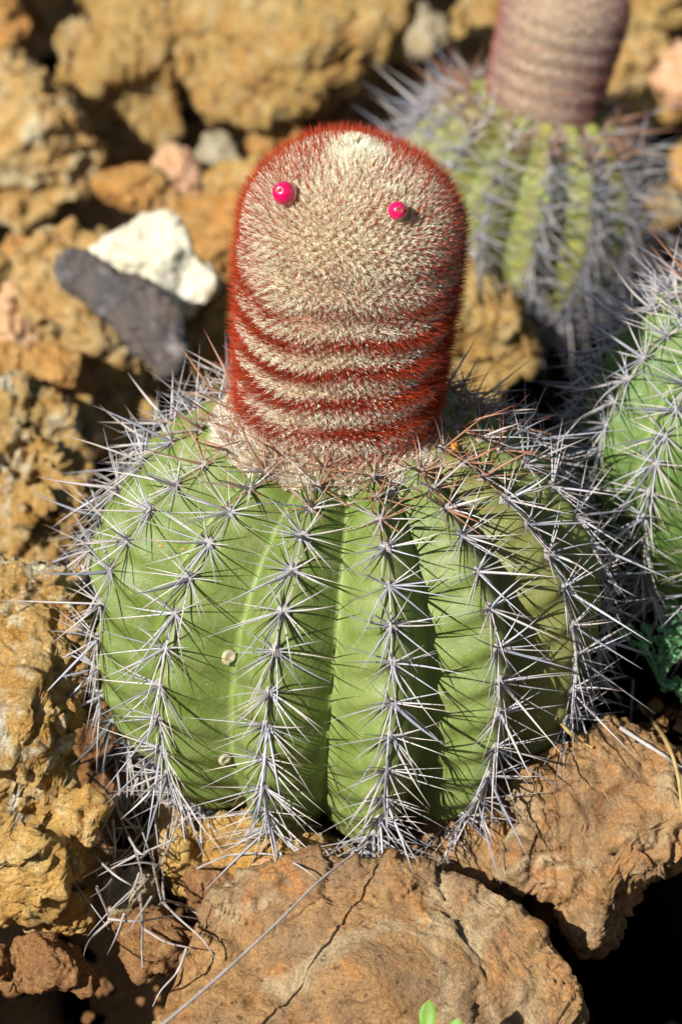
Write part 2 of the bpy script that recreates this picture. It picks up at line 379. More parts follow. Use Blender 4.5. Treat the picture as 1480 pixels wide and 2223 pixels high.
# --- stones between the far row and the white rock
R([(325,352),(368,316),(402,326),(432,372),(432,430),(400,452),(358,442),(330,402)], 0.006, 'pink', 'round salmon pink stone behind the long tan stone', nod=0.4, grow=0.96, block=0.4)
R([(205,396),(258,368),(310,360),(342,382),(382,420),(414,442),(402,462),(340,468),(288,452),(238,426)], 0.022, 'orange', 'long smooth orange tan stone above the dark hollow', nod=0.3, grow=0.96, block=0.4)
R([(422,342),(448,296),(480,286),(502,310),(522,352),(502,376),(450,386)], 0.004, 'ash', 'small pale grey stone shaped like a cone', nod=0.4, grow=0.96, block=0.4)
R([(528,332),(550,286),(590,264),(650,262),(650,340),(566,372)], 0.002, 'orange', 'rust orange stone left behind the woolly cap', nod=0.4, grow=0.96, block=0.4)
R([(400,470),(440,400),(520,370),(560,366),(640,420),(640,480),(560,450),(480,470)], -0.005, 'tan', 'tan stone in the middle, under the small grey stone', nod=0.5)
R([(600,290),(640,248),(742,236),(820,262),(860,330),(700,340)], 0.0, 'brown', 'red brown stone just above the top of the woolly cap', nod=0.4)
R([(362,472),(420,442),(490,420),(600,440),(600,600),(520,606),(478,588),(442,560),(420,522),(398,490)], 0.012, 'orange', 'deep orange rock touching the woolly cap on its left side', nod=0.7)
R([(192,548),(240,520),(285,494),(318,470),(365,474),(402,505),(412,542),(432,572),(468,600),(460,632),(410,688),(378,668),(340,632),(290,602),(240,592),(202,562)], 0.034, 'white', 'bright white rock with a lobed outline', T=0.014, nod=0.35, rough=0.45, block=0.35, grow=1.0)
R([(40,618),(85,542),(148,504),(205,512),(262,600),(335,720),(345,810),(300,864),(222,862),(190,792),(168,742),(92,704),(60,662)], 0.014, 'pale', 'pale tan rock with white crust under the dark grey slab', nod=0.9)
R([(118,566),(150,540),(192,550),(250,588),(300,598),(352,640),(398,692),(414,785),(372,838),(328,782),(288,760),(228,692),(180,642),(138,620)], 0.036, 'grey', 'dark grey elongated slab leaning on the pale rock', T=0.008, back=1.0, nod=0.2, rough=0.35, flat=0.5, block=0.4, grow=0.94)
R([(-70,695),(0,660),(42,622),(92,702),(84,722),(60,768),(0,762),(-70,765)], 0.012, 'pink', 'smooth pinkish stone at the left edge beside the pale rock', nod=0.2)
R([(8,542),(24,508),(60,518),(80,560),(50,588),(20,572)], 0.004, 'orange', 'small orange brown stone left of the dark slab, upper one', nod=0.4)
R([(-70,560),(0,552),(32,582),(10,622),(-70,650)], 0.006, 'tan', 'tan stone at the left edge level with the white rock', nod=0.4)
R([(60,762),(92,750),(132,760),(172,772),(178,802),(166,852),(140,872),(100,862),(70,832)], 0.016, 'orange', 'ribbed orange stone with dark grooves below the pale rock', nod=1.3)
R([(-70,748),(30,754),(66,780),(68,830),(40,856),(-70,866)], 0.016, 'orange', 'orange lump at the left edge below the pinkish stone', nod=1.0)
R([(90,1500),(180,1470),(260,1520),(290,1740),(200,1800),(120,1740)], -0.035, 'brown', 'brown stone added deep in the gap left of the cactus base to keep it dark', nod=0.8, T=0.012)  # added to cover sunlit ground where the gap should read black
R([(180,745),(232,700),(280,760),(312,850),(290,935),(242,930),(205,872),(186,800)], -0.004, 'pale', 'pale streaked rock behind the left spines of the big cactus', nod=0.7)
R([(415,700),(470,650),(540,600),(560,800),(480,830),(430,800)], 0.0, 'tan', 'tan rock between the dark slab and the woolly cap', nod=0.6)
R([(945,560),(1010,560),(1060,606),(1104,650),(1142,720),(1144,792),(1080,850),(960,850)], 0.014, 'olive', 'yellow tan rock showing between the woolly cap and the far cactus', nod=0.7)
R([(80,872),(190,868),(202,932),(152,966),(90,950)], 0.0, 'crag', 'small craggy stone at the upper left spines', nod=1.3, sub=7)
R([(200,900),(250,870),(330,880),(330,960),(240,980)], -0.02, 'pale', 'pale rubble stone tucked behind the big cactus', nod=1.2)
# --- left edge, beside the big cactus
R([(-110,845),(50,828),(110,872),(150,905),(185,985),(120,985),(60,945),(-110,960)], 0.012, 'crag', 'pale yellow craggy rock at the left edge, top of the stack', nod=1.5, sub=7)
R([(-120,950),(40,940),(110,962),(182,1040),(186,1095),(166,1132),(188,1185),(172,1252),(120,1238),(82,1246),(40,1224),(-120,1225)], 0.020, 'crag', 'knobbly golden rock beside the upper left spines', nod=1.7, rough=1.2, sub=7)
R([(-120,1235),(30,1262),(100,1262),(146,1300),(176,1420),(178,1482),(150,1540),(100,1592),(106,1632),(142,1690),(130,1722),(82,1772),(40,1802),(10,1872),(-120,1910)], 0.036, 'crag', 'largest golden craggy rock on the left, touching the spines', T=0.03, nod=1.3, rough=1.0, flat=0.65, sub=7)
R([(-90,1885),(20,1852),(72,1806),(112,1760),(160,1734),(202,1734),(215,1772),(196,1822),(168,1852),(172,1892),(120,1942),(60,1982),(-90,1995)], 0.014, 'tan', 'curved tan rock like a bent arm at lower left', T=0.02, nod=0.8)
R([(54,2006),(80,1970),(130,1945),(192,1934),(198,2000),(180,2022),(100,2032),(60,2018)], -0.012, 'tan', 'flaky tan stone under the bent rock', nod=1.4, T=0.010)
R([(28,2100),(45,2050),(80,2032),(122,2054),(162,2075),(198,2130),(192,2154),(140,2148),(60,2138)], -0.016, 'brown', 'rust brown triangular stone beside the black hollow at lower left', nod=1.3, T=0.010)
R([(-50,2040),(8,2058),(30,2120),(22,2146),(-50,2150)], -0.016, 'brown', 'rust sliver of stone at the left edge near the bottom', nod=1.0, T=0.010)
# --- under and in front of the big cactus
R([(345,1752),(400,1782),(450,1822),(484,1900),(446,1956),(384,1936),(360,1882),(346,1820)], -0.004, 'tan', 'golden lumpy stone below the left front of the big cactus', nod=1.5, T=0.014)
R([(455,1792),(560,1780),(690,1820),(752,1838),(734,1886),(620,1904),(520,1884),(470,1862)], 0.004, 'tan', 'nodular tan rubble stone under the front ribs', nod=1.7, T=0.012)
R([(420,1900),(480,1880),(560,1900),(540,1960),(470,2010),(420,1990)], -0.012, 'brown', 'brown stone squeezed behind the big slab', nod=1.2, T=0.012)
R([(246,2002),(340,1992),(425,2040),(415,2092),(332,2104),(302,2120),(272,2064)], -0.016, 'brown', 'rust brown broken stone left of the big slab', nod=1.2, T=0.012)
R([(236,1925),(290,1895),(340,1905),(350,1960),(300,2000),(245,1990)], -0.010, 'ash', 'pale gritty stone under the tangle of dead spines', nod=1.6, T=0.010)
R([(548,1880),(600,1858),(655,1872),(650,1898),(560,1912)], 0.004, 'pink', 'pink streaked sliver of stone at the back of the big slab', nod=0.3, T=0.006)
R([(640,1752),(760,1748),(960,1752),(1000,1830),(900,1905),(760,1900),(680,1820)], -0.006, 'tan', 'tan stone wedged under the front of the big cactus', nod=1.2, T=0.012)
R([(345,2290),(402,2130),(452,2030),(482,1960),(560,1908),(700,1882),(900,1902),(1010,1925),(1086,1962),(1172,2062),(1218,2112),(1244,2180),(1190,2260),(1110,2330),(700,2360)], 0.0, 'slab', 'big flat rust brown slab filling the bottom of the photo', T=0.016, back=3.0, tilt=0.35, flat=0.45, sub=7, rough=0.38, cut=2, cracks=0.003, strata=0.0010, block=0.8, nod=0.25)
R([(905,1800),(950,1742),(1040,1700),(1120,1700),(1150,1800),(1140,1850),(1110,1880),(1085,1938),(1040,1945),(960,1905)], 0.006, 'slab', 'tan slab piece between the big cactus and the black crack', T=0.012, back=2.5, tilt=0.35, flat=0.5, rough=0.5, cracks=0.003, strata=0.0014)
R([(1120,1695),(1210,1640),(1325,1592),(1400,1600),(1490,1640),(1580,1700),(1600,1770),(1490,1835),(1400,1895),(1335,1970),(1290,2052),(1262,2060),(1216,1972),(1140,1915),(1122,1880),(1150,1810)], 0.010, 'slab', 'wide tan slab on the right with shaded lower side', T=0.014, back=2.5, tilt=0.35, flat=0.36, sub=7, rough=0.4, cut=1, cracks=0.003, strata=0.0016, grow=1.0)  # outline trimmed along the shadow edge; the drop beyond makes the dark corner
R([(1395,1600),(1470,1560),(1560,1580),(1570,1700),(1490,1700),(1430,1660)], -0.002, 'brown', 'brown stone under the little green weed at right', nod=1.0, T=0.012)
# --- added rocks out of frame; the lower two are there to shade the corners
R([(-600,2560),(-400,2380),(-60,2345),(200,2345),(300,2400),(400,2550),(300,2900),(-300,3000),(-600,2800)], 0.012, 'tan', 'rough tan boulder added out of view at the lower left to shade the corner', T=0.04)
R([(1000,2560),(1100,2400),(1300,2350),(1600,2340),(1800,2500),(1700,2900),(1200,2950)], 0.012, 'tan', 'tan boulder added out of view at the lower right to shade the corner', T=0.04)
R([(1560,1500),(1700,1420),(1900,1500),(1900,1750),(1650,1760)], 0.0, 'tan', 'tan boulder just outside the right side of the photo', T=0.03)

# loose filler stones deep between the rocks and all around
protos = []
for k in range(10):
    V, F = ico(4); r_ = np.random.default_rng(k)
    Q = V * np.array([1, r_.uniform(.65, .95), r_.uniform(.5, .8)])
    for j in range(7):
        d = r_.normal(size=3); d /= np.linalg.norm(d); s = Q @ d; Q = Q - np.outer(np.clip(s - s.max() * r_.uniform(.65, .85), 0, None) * .9, d)
    N = vnormals(Q, F); Q = Q + N * (0.12 * fbm(Q * 2.2, k, 4) + 0.09 * (0.4 - worley(Q * 3, k)))[:, None]
    for mk in ('tan', 'orange', 'pale', 'brown', 'olive', 'ash'):
        protos.append((mk, mesh_np('stone', Q * 0.02, F, M[mk])))
names = {'tan': 'rough tan', 'orange': 'orange', 'pale': 'pale crusted', 'brown': 'rust brown', 'olive': 'yellowish', 'ash': 'grey tan'}
def in_view(p, m=40):
    d = p - CAM; z = -d.dot(B); x = 740 + d.x / z * DIST / PX; y = 1111.5 - d.dot(U) / z * DIST / PX
    return -m < x < 1480 + m and -m < y < 2223 + m, x, y
cnt = 0
for k in range(900):
    x = rng.uniform(-0.55, 0.55); y = rng.uniform(-0.42, 0.85)
    if math.hypot(x, y) < 0.085 or math.hypot(x - C2P.x, y - C2P.y) < 0.06 or math.hypot(x - C3P.x, y - C3P.y) < 0.075: continue
    if math.hypot(x - CAM.x, y - CAM.y) < 0.2: continue
    h = float(ground_h(np.array([x]), np.array([y]))[0]); s = rng.uniform(0.6, 1.7)
    vis, ppx, ppy = in_view(Vector((x, y, h + 0.01)), 60)
    if vis:
        if rng.random() < 0.7 or h > BASE + 0.03 or h < BASE - 0.02 or ppy > 1900: continue
        zc = h + 0.003
    else: zc = h + rng.uniform(0.005, 0.045)
    mk, me = protos[rng.integers(len(protos))]
    o = link('stone', me); o.location = (x, y, zc); o.scale = (s, s, s); o.rotation_euler = (rng.uniform(-.6, .6), rng.uniform(-.6, .6), rng.uniform(0, 6.28))
    if vis: tag(o, f'{names[mk]} stone lying deep in the shade between bigger rocks', 'stone', 'small stones in the shaded gaps')
    else: tag(o, f'{names[mk]} loose stone on the ground outside the photo', 'stone', 'loose stones around the place')
    cnt += 1
    if cnt > 330: break

# gravel (stuff)
V, F = ico(2); VV, FF = [], []; off = 0
for k in range(1700):
    if k < 500:
        a = rng.uniform(0, 6.283); rr = 0.06 + 0.05 * rng.random(); x, y = rr * math.cos(a), rr * math.sin(a)
    else: x = rng.uniform(-0.3, 0.32); y = rng.uniform(-0.28, 0.6)
    h = float(ground_h(np.array([x]), np.array([y]))[0]); s = rng.uniform(0.0012, 0.0045)
    q = V * s * rng.uniform(0.6, 1.2, 3) + rng.normal(size=V.shape) * s * 0.12 + np.array([x, y, h + s * 0.3])
    VV.append(q); FF.append(F + off); off += len(V)
gr = link('gravel', mesh_np('gravel', np.concatenate(VV), np.concatenate(FF), M['brown'], smooth=False)); tag(gr, 'coarse tan gravel on the soil between the rocks', 'gravel', kind='stuff')

# ------------------------------------------------------------------ cactus
def spine_arrays(length, rad, bend, c0, c1, c2, sides=5, rings=6, rnd=None):
    """a tapered needle along +Z, with colours along it"""
    r_ = rnd or rng; V, C = [], []
    for i in range(rings):
        t = i / (rings - 1); rr = rad * (1.15 if i == 0 else (1 - t ** 1.6) * 1.0 + 0.05)
        for j in range(sides):
            a = 2 * math.pi * j / sides
            V.append((rr * math.cos(a) + bend * length * t * t, rr * math.sin(a) * 0.8, length * t))
            c = [(c0[q] * (1 - t / .45) + c1[q] * t / .45) if t < .45 else (c1[q] * (1 - (t - .45) / .55) + c2[q] * (t - .45) / .55) for q in range(3)]
            C.append(c)
    F = []
    for i in range(rings - 1):
        for j in range(sides):
            a = i * sides + j; b_ = i * sides + (j + 1) % sides
            F.append((a, b_, b_ + sides)); F.append((a, b_ + sides, a + sides))
    return np.array(V), np.array(F), np.array(C)
OLD = ((0.27, 0.27, 0.30), (0.45, 0.44, 0.47), (0.38, 0.35, 0.36))
MID = ((0.28, 0.26, 0.27), (0.52, 0.47, 0.42), (0.34, 0.26, 0.22))
DARK = ((0.13, 0.13, 0.15), (0.21, 0.22, 0.25), (0.22, 0.21, 0.23))
YOUNG = ((0.22, 0.12, 0.08), (0.36, 0.19, 0.10), (0.24, 0.07, 0.04))
PAL = {'old': OLD, 'mid': MID, 'young': YOUNG, 'dark': DARK}
SP = {}
THICK = 1.32
for key, pal in PAL.items():
    for v in range(4):
        b_ = (0.02, 0.09, -0.06, 0.16)[v]
        a_ = spine_arrays(1.0, 0.0185, b_, *pal)
        SP[key, v] = (a_, mesh_np('spine', a_[0], a_[1], M['spine'], True, {'Col': a_[2]}))

def frame_z(d, roll):
    q = Vector(d).to_track_quat('Z', 'Y'); return q.to_matrix() @ Matrix.Rotation(roll, 3, 'Z')

def build_cactus(name, label, loc, tilt, a, b, nrib, phi0, theta_top, p_low, spacing, spine_len, ceph, group, detail=1.0, sides_brown=False, rgen=None, n_single=300, low=1.0, rib_depth=0.175, skin='cactus'):
    r_ = rgen
    root = empty(name, loc, tilt); tag(root, label, 'cactus', group)
    Rm = root.matrix_basis.to_3x3(); Rm = Matrix.Rotation(0, 3, 'Z') @ root.rotation_euler.to_matrix()
    rib_ph = r_.uniform(0, 1, nrib)
    def prof(th):
        th = np.asarray(th, float); c, s = np.cos(th), np.sin(th)
        p = np.where(s < 0, p_low, 2.12)
        return a * np.abs(c) ** (2 / p), b * np.sign(s) * np.abs(s) ** (2 / p)
    th_s = np.linspace(-1.35, theta_top, 600); rs, zs = prof(th_s)
    arc = np.concatenate([[0], np.cumsum(np.hypot(np.diff(rs), np.diff(zs)))])
    def surf(phi, th, w=None):
        """positions; phi in radians"""
        x = ((phi - phi0) / (2 * math.pi) * nrib) % 1.0
        ribi = np.floor((phi - phi0) / (2 * math.pi) * nrib + 0.5).astype(int) % nrib
        wv = np.minimum(x, 1 - x) * 2
        r0, z0 = prof(th)
        ws = (np.sqrt(wv ** 2 + 0.03) - math.sqrt(0.03)) / (math.sqrt(1.03) - math.sqrt(0.03))
        env = 0.55 + 0.45 * np.clip(np.cos(th * 1.05), 0, 1)
        s_al = np.interp(th, th_s, arc)
        ph = s_al / spacing + rib_ph[ribi] + 0.75 * wv
        chev = 0.0015 * detail * np.cos(2 * math.pi * ph) * (0.35 + np.sin(math.pi * np.clip(wv, 0, 1)) * 0.65) * (1 - 0.5 * wv)
        dep = rib_depth * a * env * ws ** 1.25
        wob = 0.012 * a * np.sin(3.1 * phi + 1.3) * np.cos(th) 
        r = r0 - dep + chev + wob
        z = z0 - 0.25 * dep * np.sin(th)
        return np.stack([r * np.cos(phi), r * np.sin(phi), z], -1), wv, ribi
    nph, nth = int(nrib * (26 if detail > 0.8 else 16)), int(190 if detail > 0.8 else 90)
    # align the columns with crests and valleys
    ph = phi0 + np.arange(nph) / nph * 2 * math.pi; th = np.linspace(-1.35, theta_top, nth)
    PH, TH = np.meshgrid(ph, th); P, wv, ri = surf(PH.ravel(), TH.ravel())
    low_ = np.clip((-(TH.ravel()) - 0.65) / 0.5, 0, 1) * low
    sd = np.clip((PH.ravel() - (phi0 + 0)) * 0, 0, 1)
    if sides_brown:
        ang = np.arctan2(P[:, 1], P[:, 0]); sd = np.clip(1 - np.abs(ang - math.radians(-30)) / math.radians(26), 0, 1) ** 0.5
    idx = (np.arange(nth - 1)[:, None] * nph + np.arange(nph)[None, :])
    nx = (np.arange(nth - 1)[:, None] * nph + (np.arange(nph)[None, :] + 1) % nph)
    F = np.stack([idx, nx, nx + nph, idx + nph], -1).reshape(-1, 4)
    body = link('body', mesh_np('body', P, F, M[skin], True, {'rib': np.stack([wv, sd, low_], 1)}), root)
    # areoles and spines
    total = arc[-1]; jobs = []; areoles = []
    V_, F_ = ico(2)
    ar_me = mesh_np('areole', V_ * np.array([0.0021, 0.0021, 0.0013]) * (1 + 0.25 * rng.normal(size=(len(V_), 1))), F_, M['areole'])
    for i in range(nrib):
        phi = phi0 + 2 * math.pi * i / nrib
        s = total - 0.004 - rib_ph[i] * 0.006
        while s > 0.012:
            f = s / total; th_i = float(np.interp(s, arc, th_s))
            p = Vector(surf(np.array([phi]), np.array([th_i]))[0][0])
            p1 = Vector(surf(np.array([phi]), np.array([th_i + 0.02]))[0][0]); up = (p1 - p).normalized()
            out = Vector((math.cos(phi), math.sin(phi), 0)); lat = up.cross(out).normalized(); nrm = lat.cross(up).normalized()
            if nrm.dot(out) < 0 and th_i < 1.2: nrm = -nrm
            young = max(0, (f - 0.80) / 0.2)
            areoles.append((p, nrm, up, lat, young, f))
            s -= spacing * (1.0 - 0.42 * young) * r_.uniform(0.9, 1.08)
    spines = []
    for ai, (p, nrm, up, lat, young, f) in enumerate(areoles):
        lk = spine_len * (1 - 0.38 * young) * (1.0 if f > 0.25 else 1.05)
        def add(du, dl, dn, ln, rad, pal):
            d = (up * du + lat * dl + nrm * dn); d = Vector([d[q] + r_.normal() * 0.12 for q in range(3)]).normalized()
            spines.append((ai, p + nrm * 0.0006 + (up * du + lat * dl) * 0.0007, d, ln * r_.uniform(0.62, 1.22), THICK * rad * r_.uniform(0.8, 1.15), pal, r_.integers(4), r_.uniform(-0.6, 0.6)))
        def pick():
            x = r_.random()
            if young > 0.25 and x < 0.35 + young * 0.5: return 'young'
            if skin == 'cactus_far' and x < 0.5: return 'dark'
            return 'old' if x < 0.35 else ('mid' if x < 0.93 else 'dark')
        for sgn in (-1, 1):
            for ang in (62, 30, 8, -12, -34, -58):
                if ang == 62 and r_.random() < 0.35: continue
                t = math.radians(ang + r_.normal() * 7)
                add(math.sin(t), sgn * math.cos(t), 0.50, lk * (0.72 if ang > 40 else (0.85 if ang > 10 else 1.0)), 0.00024, pick())
        add(-1.0, 0.12 * r_.normal(), 0.45, lk * 0.95, 0.00026, pick())
        # centrals
        cp = 'dark' if r_.random() < 0.35 and young < 0.3 else pick()
        add(-0.35, 0.4 * r_.normal(), 1.0, lk * 1.32, 0.00044, cp)
        add(0.55, 0.45 * r_.normal(), 0.9, lk * 0.85, 0.00031, pick())
        if r_.random() < 0.45: add(-0.75, 0.5 * r_.normal(), 0.8, lk * 1.15, 0.00038, pick())
    # which are seen best: facing the camera and big
    vd = Rm.transposed() @ (CAM - Vector(loc)).normalized()
    def score(sp):
        nrm = areoles[sp[0]][1]; fr = nrm.dot(vd); cr = sp[2].cross(vd).length
        _, sx, sy = in_view(Vector(loc) + Rm @ sp[1]); vis = 1 if (0 < sx < 1480 and 0 < sy < 2223) else 0
        return (fr > -0.25) * (0.3 + cr) * sp[3] * (1 + 2.5 * (sp[4] > 0.00037)) * vis
    order = sorted(range(len(spines)), key=lambda k: -score(spines[k])); single = set(order[:n_single])
    ar_objs = {}
    for ai, (p, nrm, up, lat, young, f) in enumerate(areoles):
        o = link('areole', ar_me, root); m = Matrix((lat, up, nrm)).transposed().to_4x4(); m.translation = p + nrm * 0.0001
        sc_ = r_.uniform(0.8, 1.15) * (a / 0.085) ** 0.5; o.matrix_local = m @ Matrix.Scale(sc_, 4); ar_objs[ai] = o
    VV, FF, CC, off = [], [], [], 0
    for k, (ai, p, d, ln, rad, pal, var, roll) in enumerate(spines):
        m3 = frame_z(d, roll * 5); sx = rad / 0.0185
        if k in single:
            o = link('spine', SP[pal, var][1], ar_objs[ai])
            mm = (m3 @ Matrix.Diagonal((sx, sx, ln))).to_4x4(); mm.translation = p
            o.matrix_parent_inverse = Matrix.Identity(4)
            o.matrix_basis = ar_objs[ai].matrix_basis.inverted() @ mm
        else:
            (V0, F0, C0), _ = SP[pal, var]
            A = np.array(m3) @ np.diag((sx, sx, ln)); VV.append(V0 @ A.T + np.array(p)); FF.append(F0 + off); CC.append(C0 * r_.uniform(0.8, 1.15)); off += len(V0)
    if VV:
        st = link('spines', mesh_np('spines', np.concatenate(VV), np.concatenate(FF), M['spine'], True, {'Col': np.concatenate(CC)}), root); st['kind'] = 'stuff'
    # cephalium
    if ceph:
        L, Rc, base_z, nar, blen = ceph['L'], ceph['R'], ceph['z'], ceph['n'], ceph['bl']
        lean = ceph.get('lean', 0.0)
        def cprof(s):            # s 0..1 along the axis arc
            t = np.clip((s - 0.72) / 0.28, 0, 1) * math.pi / 2
            r = np.where(s < 0.72, Rc * (0.88 + 0.12 * np.clip(s / 0.6, 0, 1) + 0.28 * np.clip(1 - s / 0.09, 0, 1) ** 1.3), Rc * np.cos(t) ** 0.82)
            z = np.where(s < 0.72, L * 0.74 * s / 0.72, L * (0.74 + 0.26 * np.sin(t)))
            r = r + 0.014 * Rc * np.sin(s * 52) * (s < 0.7)
            return r, z
        sl_ = np.linspace(0, 1, 400); rr_, zz_ = cprof(sl_)
        seg = np.hypot(np.diff(rr_), np.diff(zz_)); area = np.concatenate([[0], np.cumsum(seg * (rr_[1:] + rr_[:-1]) / 2)]); area /= area[-1]
        def csurf(s, ph):
            r, z = cprof(s); P = np.stack([r * np.cos(ph), r * np.sin(ph), z], -1)
            P = P * (1 + 0.010 * np.sin(ph * 2 + 1 + z * 30))[:, None]
            P[:, 0] += lean * z + ceph.get('dx', 0.0); P[:, 2] += base_z; return P
        nph, ns = 240, 260
        PHc, Sc = np.meshgrid(np.arange(nph) / nph * 2 * math.pi, np.linspace(0, 1, ns)); P = csurf(Sc.ravel(), PHc.ravel())
        P -= np.array([0, 0, 0])
        idx = (np.arange(ns - 1)[:, None] * nph + np.arange(nph)[None, :]); nx = (np.arange(ns - 1)[:, None] * nph + (np.arange(nph)[None, :] + 1) % nph)
        F = np.stack([idx, nx, nx + nph, idx + nph], -1).reshape(-1, 4)
        k = np.arange(nar) + 0.5; s = np.interp(k / nar, area, sl_); phs = k * 2.399963 % (2 * math.pi)
        P0 = csurf(s, phs); e = 1e-3
        Ts = csurf(np.clip(s + e, 0, 1), phs) - csurf(np.clip(s - e, 0, 1), phs); Tp = csurf(s, phs + e) - csurf(s, phs - e)
        N0 = np.cross(Tp, Ts); N0 /= np.linalg.norm(N0, axis=1, keepdims=True) + 1e-12
        up_ = np.array([0, 0, 1.0])
        def band_at(s, phs, P0):
            wob = 0.018 * np.sin(phs * 2 + 0.5) + 0.01 * np.sin(phs * 5)
            wob = wob + 0.022 * fbm(P0 * 60, 6, 3) + 0.010 * np.sin(phs - 1.2)
            amp = np.clip(0.75 + 1.3 * fbm(P0 * 45, 12, 3), 0.15, 1)
            band = 0.5 + 0.5 * amp * np.sin((s + wob) * 2 * math.pi * (8.0 + 2.5 * s))
            band = np.clip((band - 0.5) * 0.95 + 0.56, 0.05, 1)
            flank = np.clip(np.abs((phs + math.pi / 2 + math.pi) % (2 * math.pi) - math.pi) / 1.1 - 0.55, 0, 1)
            dome = np.clip((s - 0.52) / 0.12, 0, 1); band = band * (1 - dome) + 0.23 * dome * (1 + 0.8 * fbm(P0 * 90, 33, 2))
            if ceph.get('fade', 0): band = 0.42 + 0.35 * (band - 0.5)
            band = np.clip(band + 0.30 * flank, 0, 1)
            band = band * (1 - np.clip(1.25 - s / 0.07, 0, 1) * 0.8)
            return band
        # growth bands: dense red rows alternate with pale woolly rows low down
        band = band_at(s, phs, P0)
        mottle = np.clip(fbm(np.stack([phs * 3 * 0 + P0[:, 0] * 60, P0[:, 1] * 60, P0[:, 2] * 95], 1), 5, 3) * 2.2, 0, 1)
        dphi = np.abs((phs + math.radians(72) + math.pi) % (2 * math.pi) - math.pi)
        grey_zone = np.clip(1 - np.abs(s - 0.60) / 0.11, 0, 1) ** 0.6 * (0.35 + 0.65 * mottle) * np.clip(1.25 - dphi / 0.8, 0.0, 1)  # grey patch on the cap front, broken up by noise
        def tufts(count_f, len_f, rad, spread, rise, cols, jitter, seed, curl=0.0, ring=0.0):
            q_ = np.random.default_rng(seed); rep = np.maximum(0, np.floor(count_f + q_.random(nar))).astype(int)
            id_ = np.repeat(np.arange(nar), rep); m = len(id_)
            n = N0[id_]; off_ = q_.normal(size=(m, 3)); off_ -= (off_ * n).sum(1, keepdims=True) * n
            p = P0[id_] + off_ * jitter * 0.6 + off_ / (np.linalg.norm(off_, axis=1, keepdims=True) + 1e-9) * ring if ring else P0[id_] + off_ * jitter
            d = n + up_ * rise + q_.normal(size=(m, 3)) * spread; d /= np.linalg.norm(d, axis=1, keepdims=True)
            ln = (len_f[id_] if hasattr(len_f, '__len__') else len_f) * q_.uniform(0.6, 1.2, m); p = p - n * 0.0004
            a1 = np.cross(d, q_.normal(size=(m, 3))); a1 /= np.linalg.norm(a1, axis=1, keepdims=True); a2 = np.cross(d, a1)
            rd = rad * q_.uniform(0.7, 1.3, m)[:, None]
            v = [p + a1 * rd, p - a1 * rd * 0.5 + a2 * rd * 0.87, p - a1 * rd * 0.5 - a2 * rd * 0.87, p + d * ln[:, None] + curl * ln[:, None] * a1]
            V = np.stack(v, 1).reshape(-1, 3); b0 = np.arange(m) * 4
            F = np.concatenate([np.stack([b0, b0 + 1, b0 + 3], 1), np.stack([b0 + 1, b0 + 2, b0 + 3], 1), np.stack([b0 + 2, b0, b0 + 3], 1)])
            c = cols(id_, q_, m); C = np.repeat(c[:, None, :], 4, 1); C[:, 3] *= 0.85
            return V, F, C.reshape(-1, 3)
        def redc(id_, q_, m):
            base = np.array([0.44, 0.034, 0.010]); alt = np.array([0.50, 0.10, 0.02]); dk = np.array([0.15, 0.03, 0.015])
            x = q_.random((m, 1)); c = np.where(x < 0.6, base, np.where(x < 0.82, alt, dk)) * q_.uniform(0.75, 1.25, (m, 1))
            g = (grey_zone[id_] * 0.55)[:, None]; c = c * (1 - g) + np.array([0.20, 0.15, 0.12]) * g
            f = (ceph.get('fade', 0))
            return c * (1 - f) + np.array([0.30, 0.20, 0.19]) * f
        def woolc(id_, q_, m):
            c = np.array([0.92, 0.86, 0.64]) * q_.uniform(0.85, 1.1, (m, 1))
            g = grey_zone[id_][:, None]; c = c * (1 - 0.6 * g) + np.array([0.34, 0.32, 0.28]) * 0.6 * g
            lo = np.clip(1 - s[id_] / 0.62, 0, 1)[:, None]; c = c * (1 - 0.25 * lo) + np.array([1.0, 0.98, 0.92]) * 0.25 * lo
            f = (ceph.get('fade', 0)); return c * (1 - f) + np.array([0.34, 0.27, 0.25]) * f
        bs = band_at(Sc.ravel(), PHc.ravel(), P)[:, None]
        if ceph.get('fade', 0): bs = bs * 0.8
        fc = np.array([0.52, 0.42, 0.28]) * (1 - bs) + np.array([0.20, 0.035, 0.015]) * bs
        cp = link('cephalium', mesh_np('cephalium', P, F, M['felt'], True, {'Col': fc}), root)
        top = np.clip((s - 0.950) / 0.035, 0, 1)
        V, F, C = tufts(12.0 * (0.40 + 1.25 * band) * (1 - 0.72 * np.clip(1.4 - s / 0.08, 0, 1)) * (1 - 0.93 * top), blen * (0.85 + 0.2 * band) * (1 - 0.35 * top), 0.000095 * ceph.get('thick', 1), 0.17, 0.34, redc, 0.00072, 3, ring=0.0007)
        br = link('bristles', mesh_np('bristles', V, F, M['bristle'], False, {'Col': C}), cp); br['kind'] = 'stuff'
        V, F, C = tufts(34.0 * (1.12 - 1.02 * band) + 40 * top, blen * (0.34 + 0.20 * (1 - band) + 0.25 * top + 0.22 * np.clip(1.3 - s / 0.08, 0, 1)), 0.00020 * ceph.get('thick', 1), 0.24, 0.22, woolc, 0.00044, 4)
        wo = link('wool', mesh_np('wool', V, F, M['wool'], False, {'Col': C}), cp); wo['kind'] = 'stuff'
        root['_c'] = 1; del root['_c']
        return root, body, cp, surf
    return root, body, None, surf

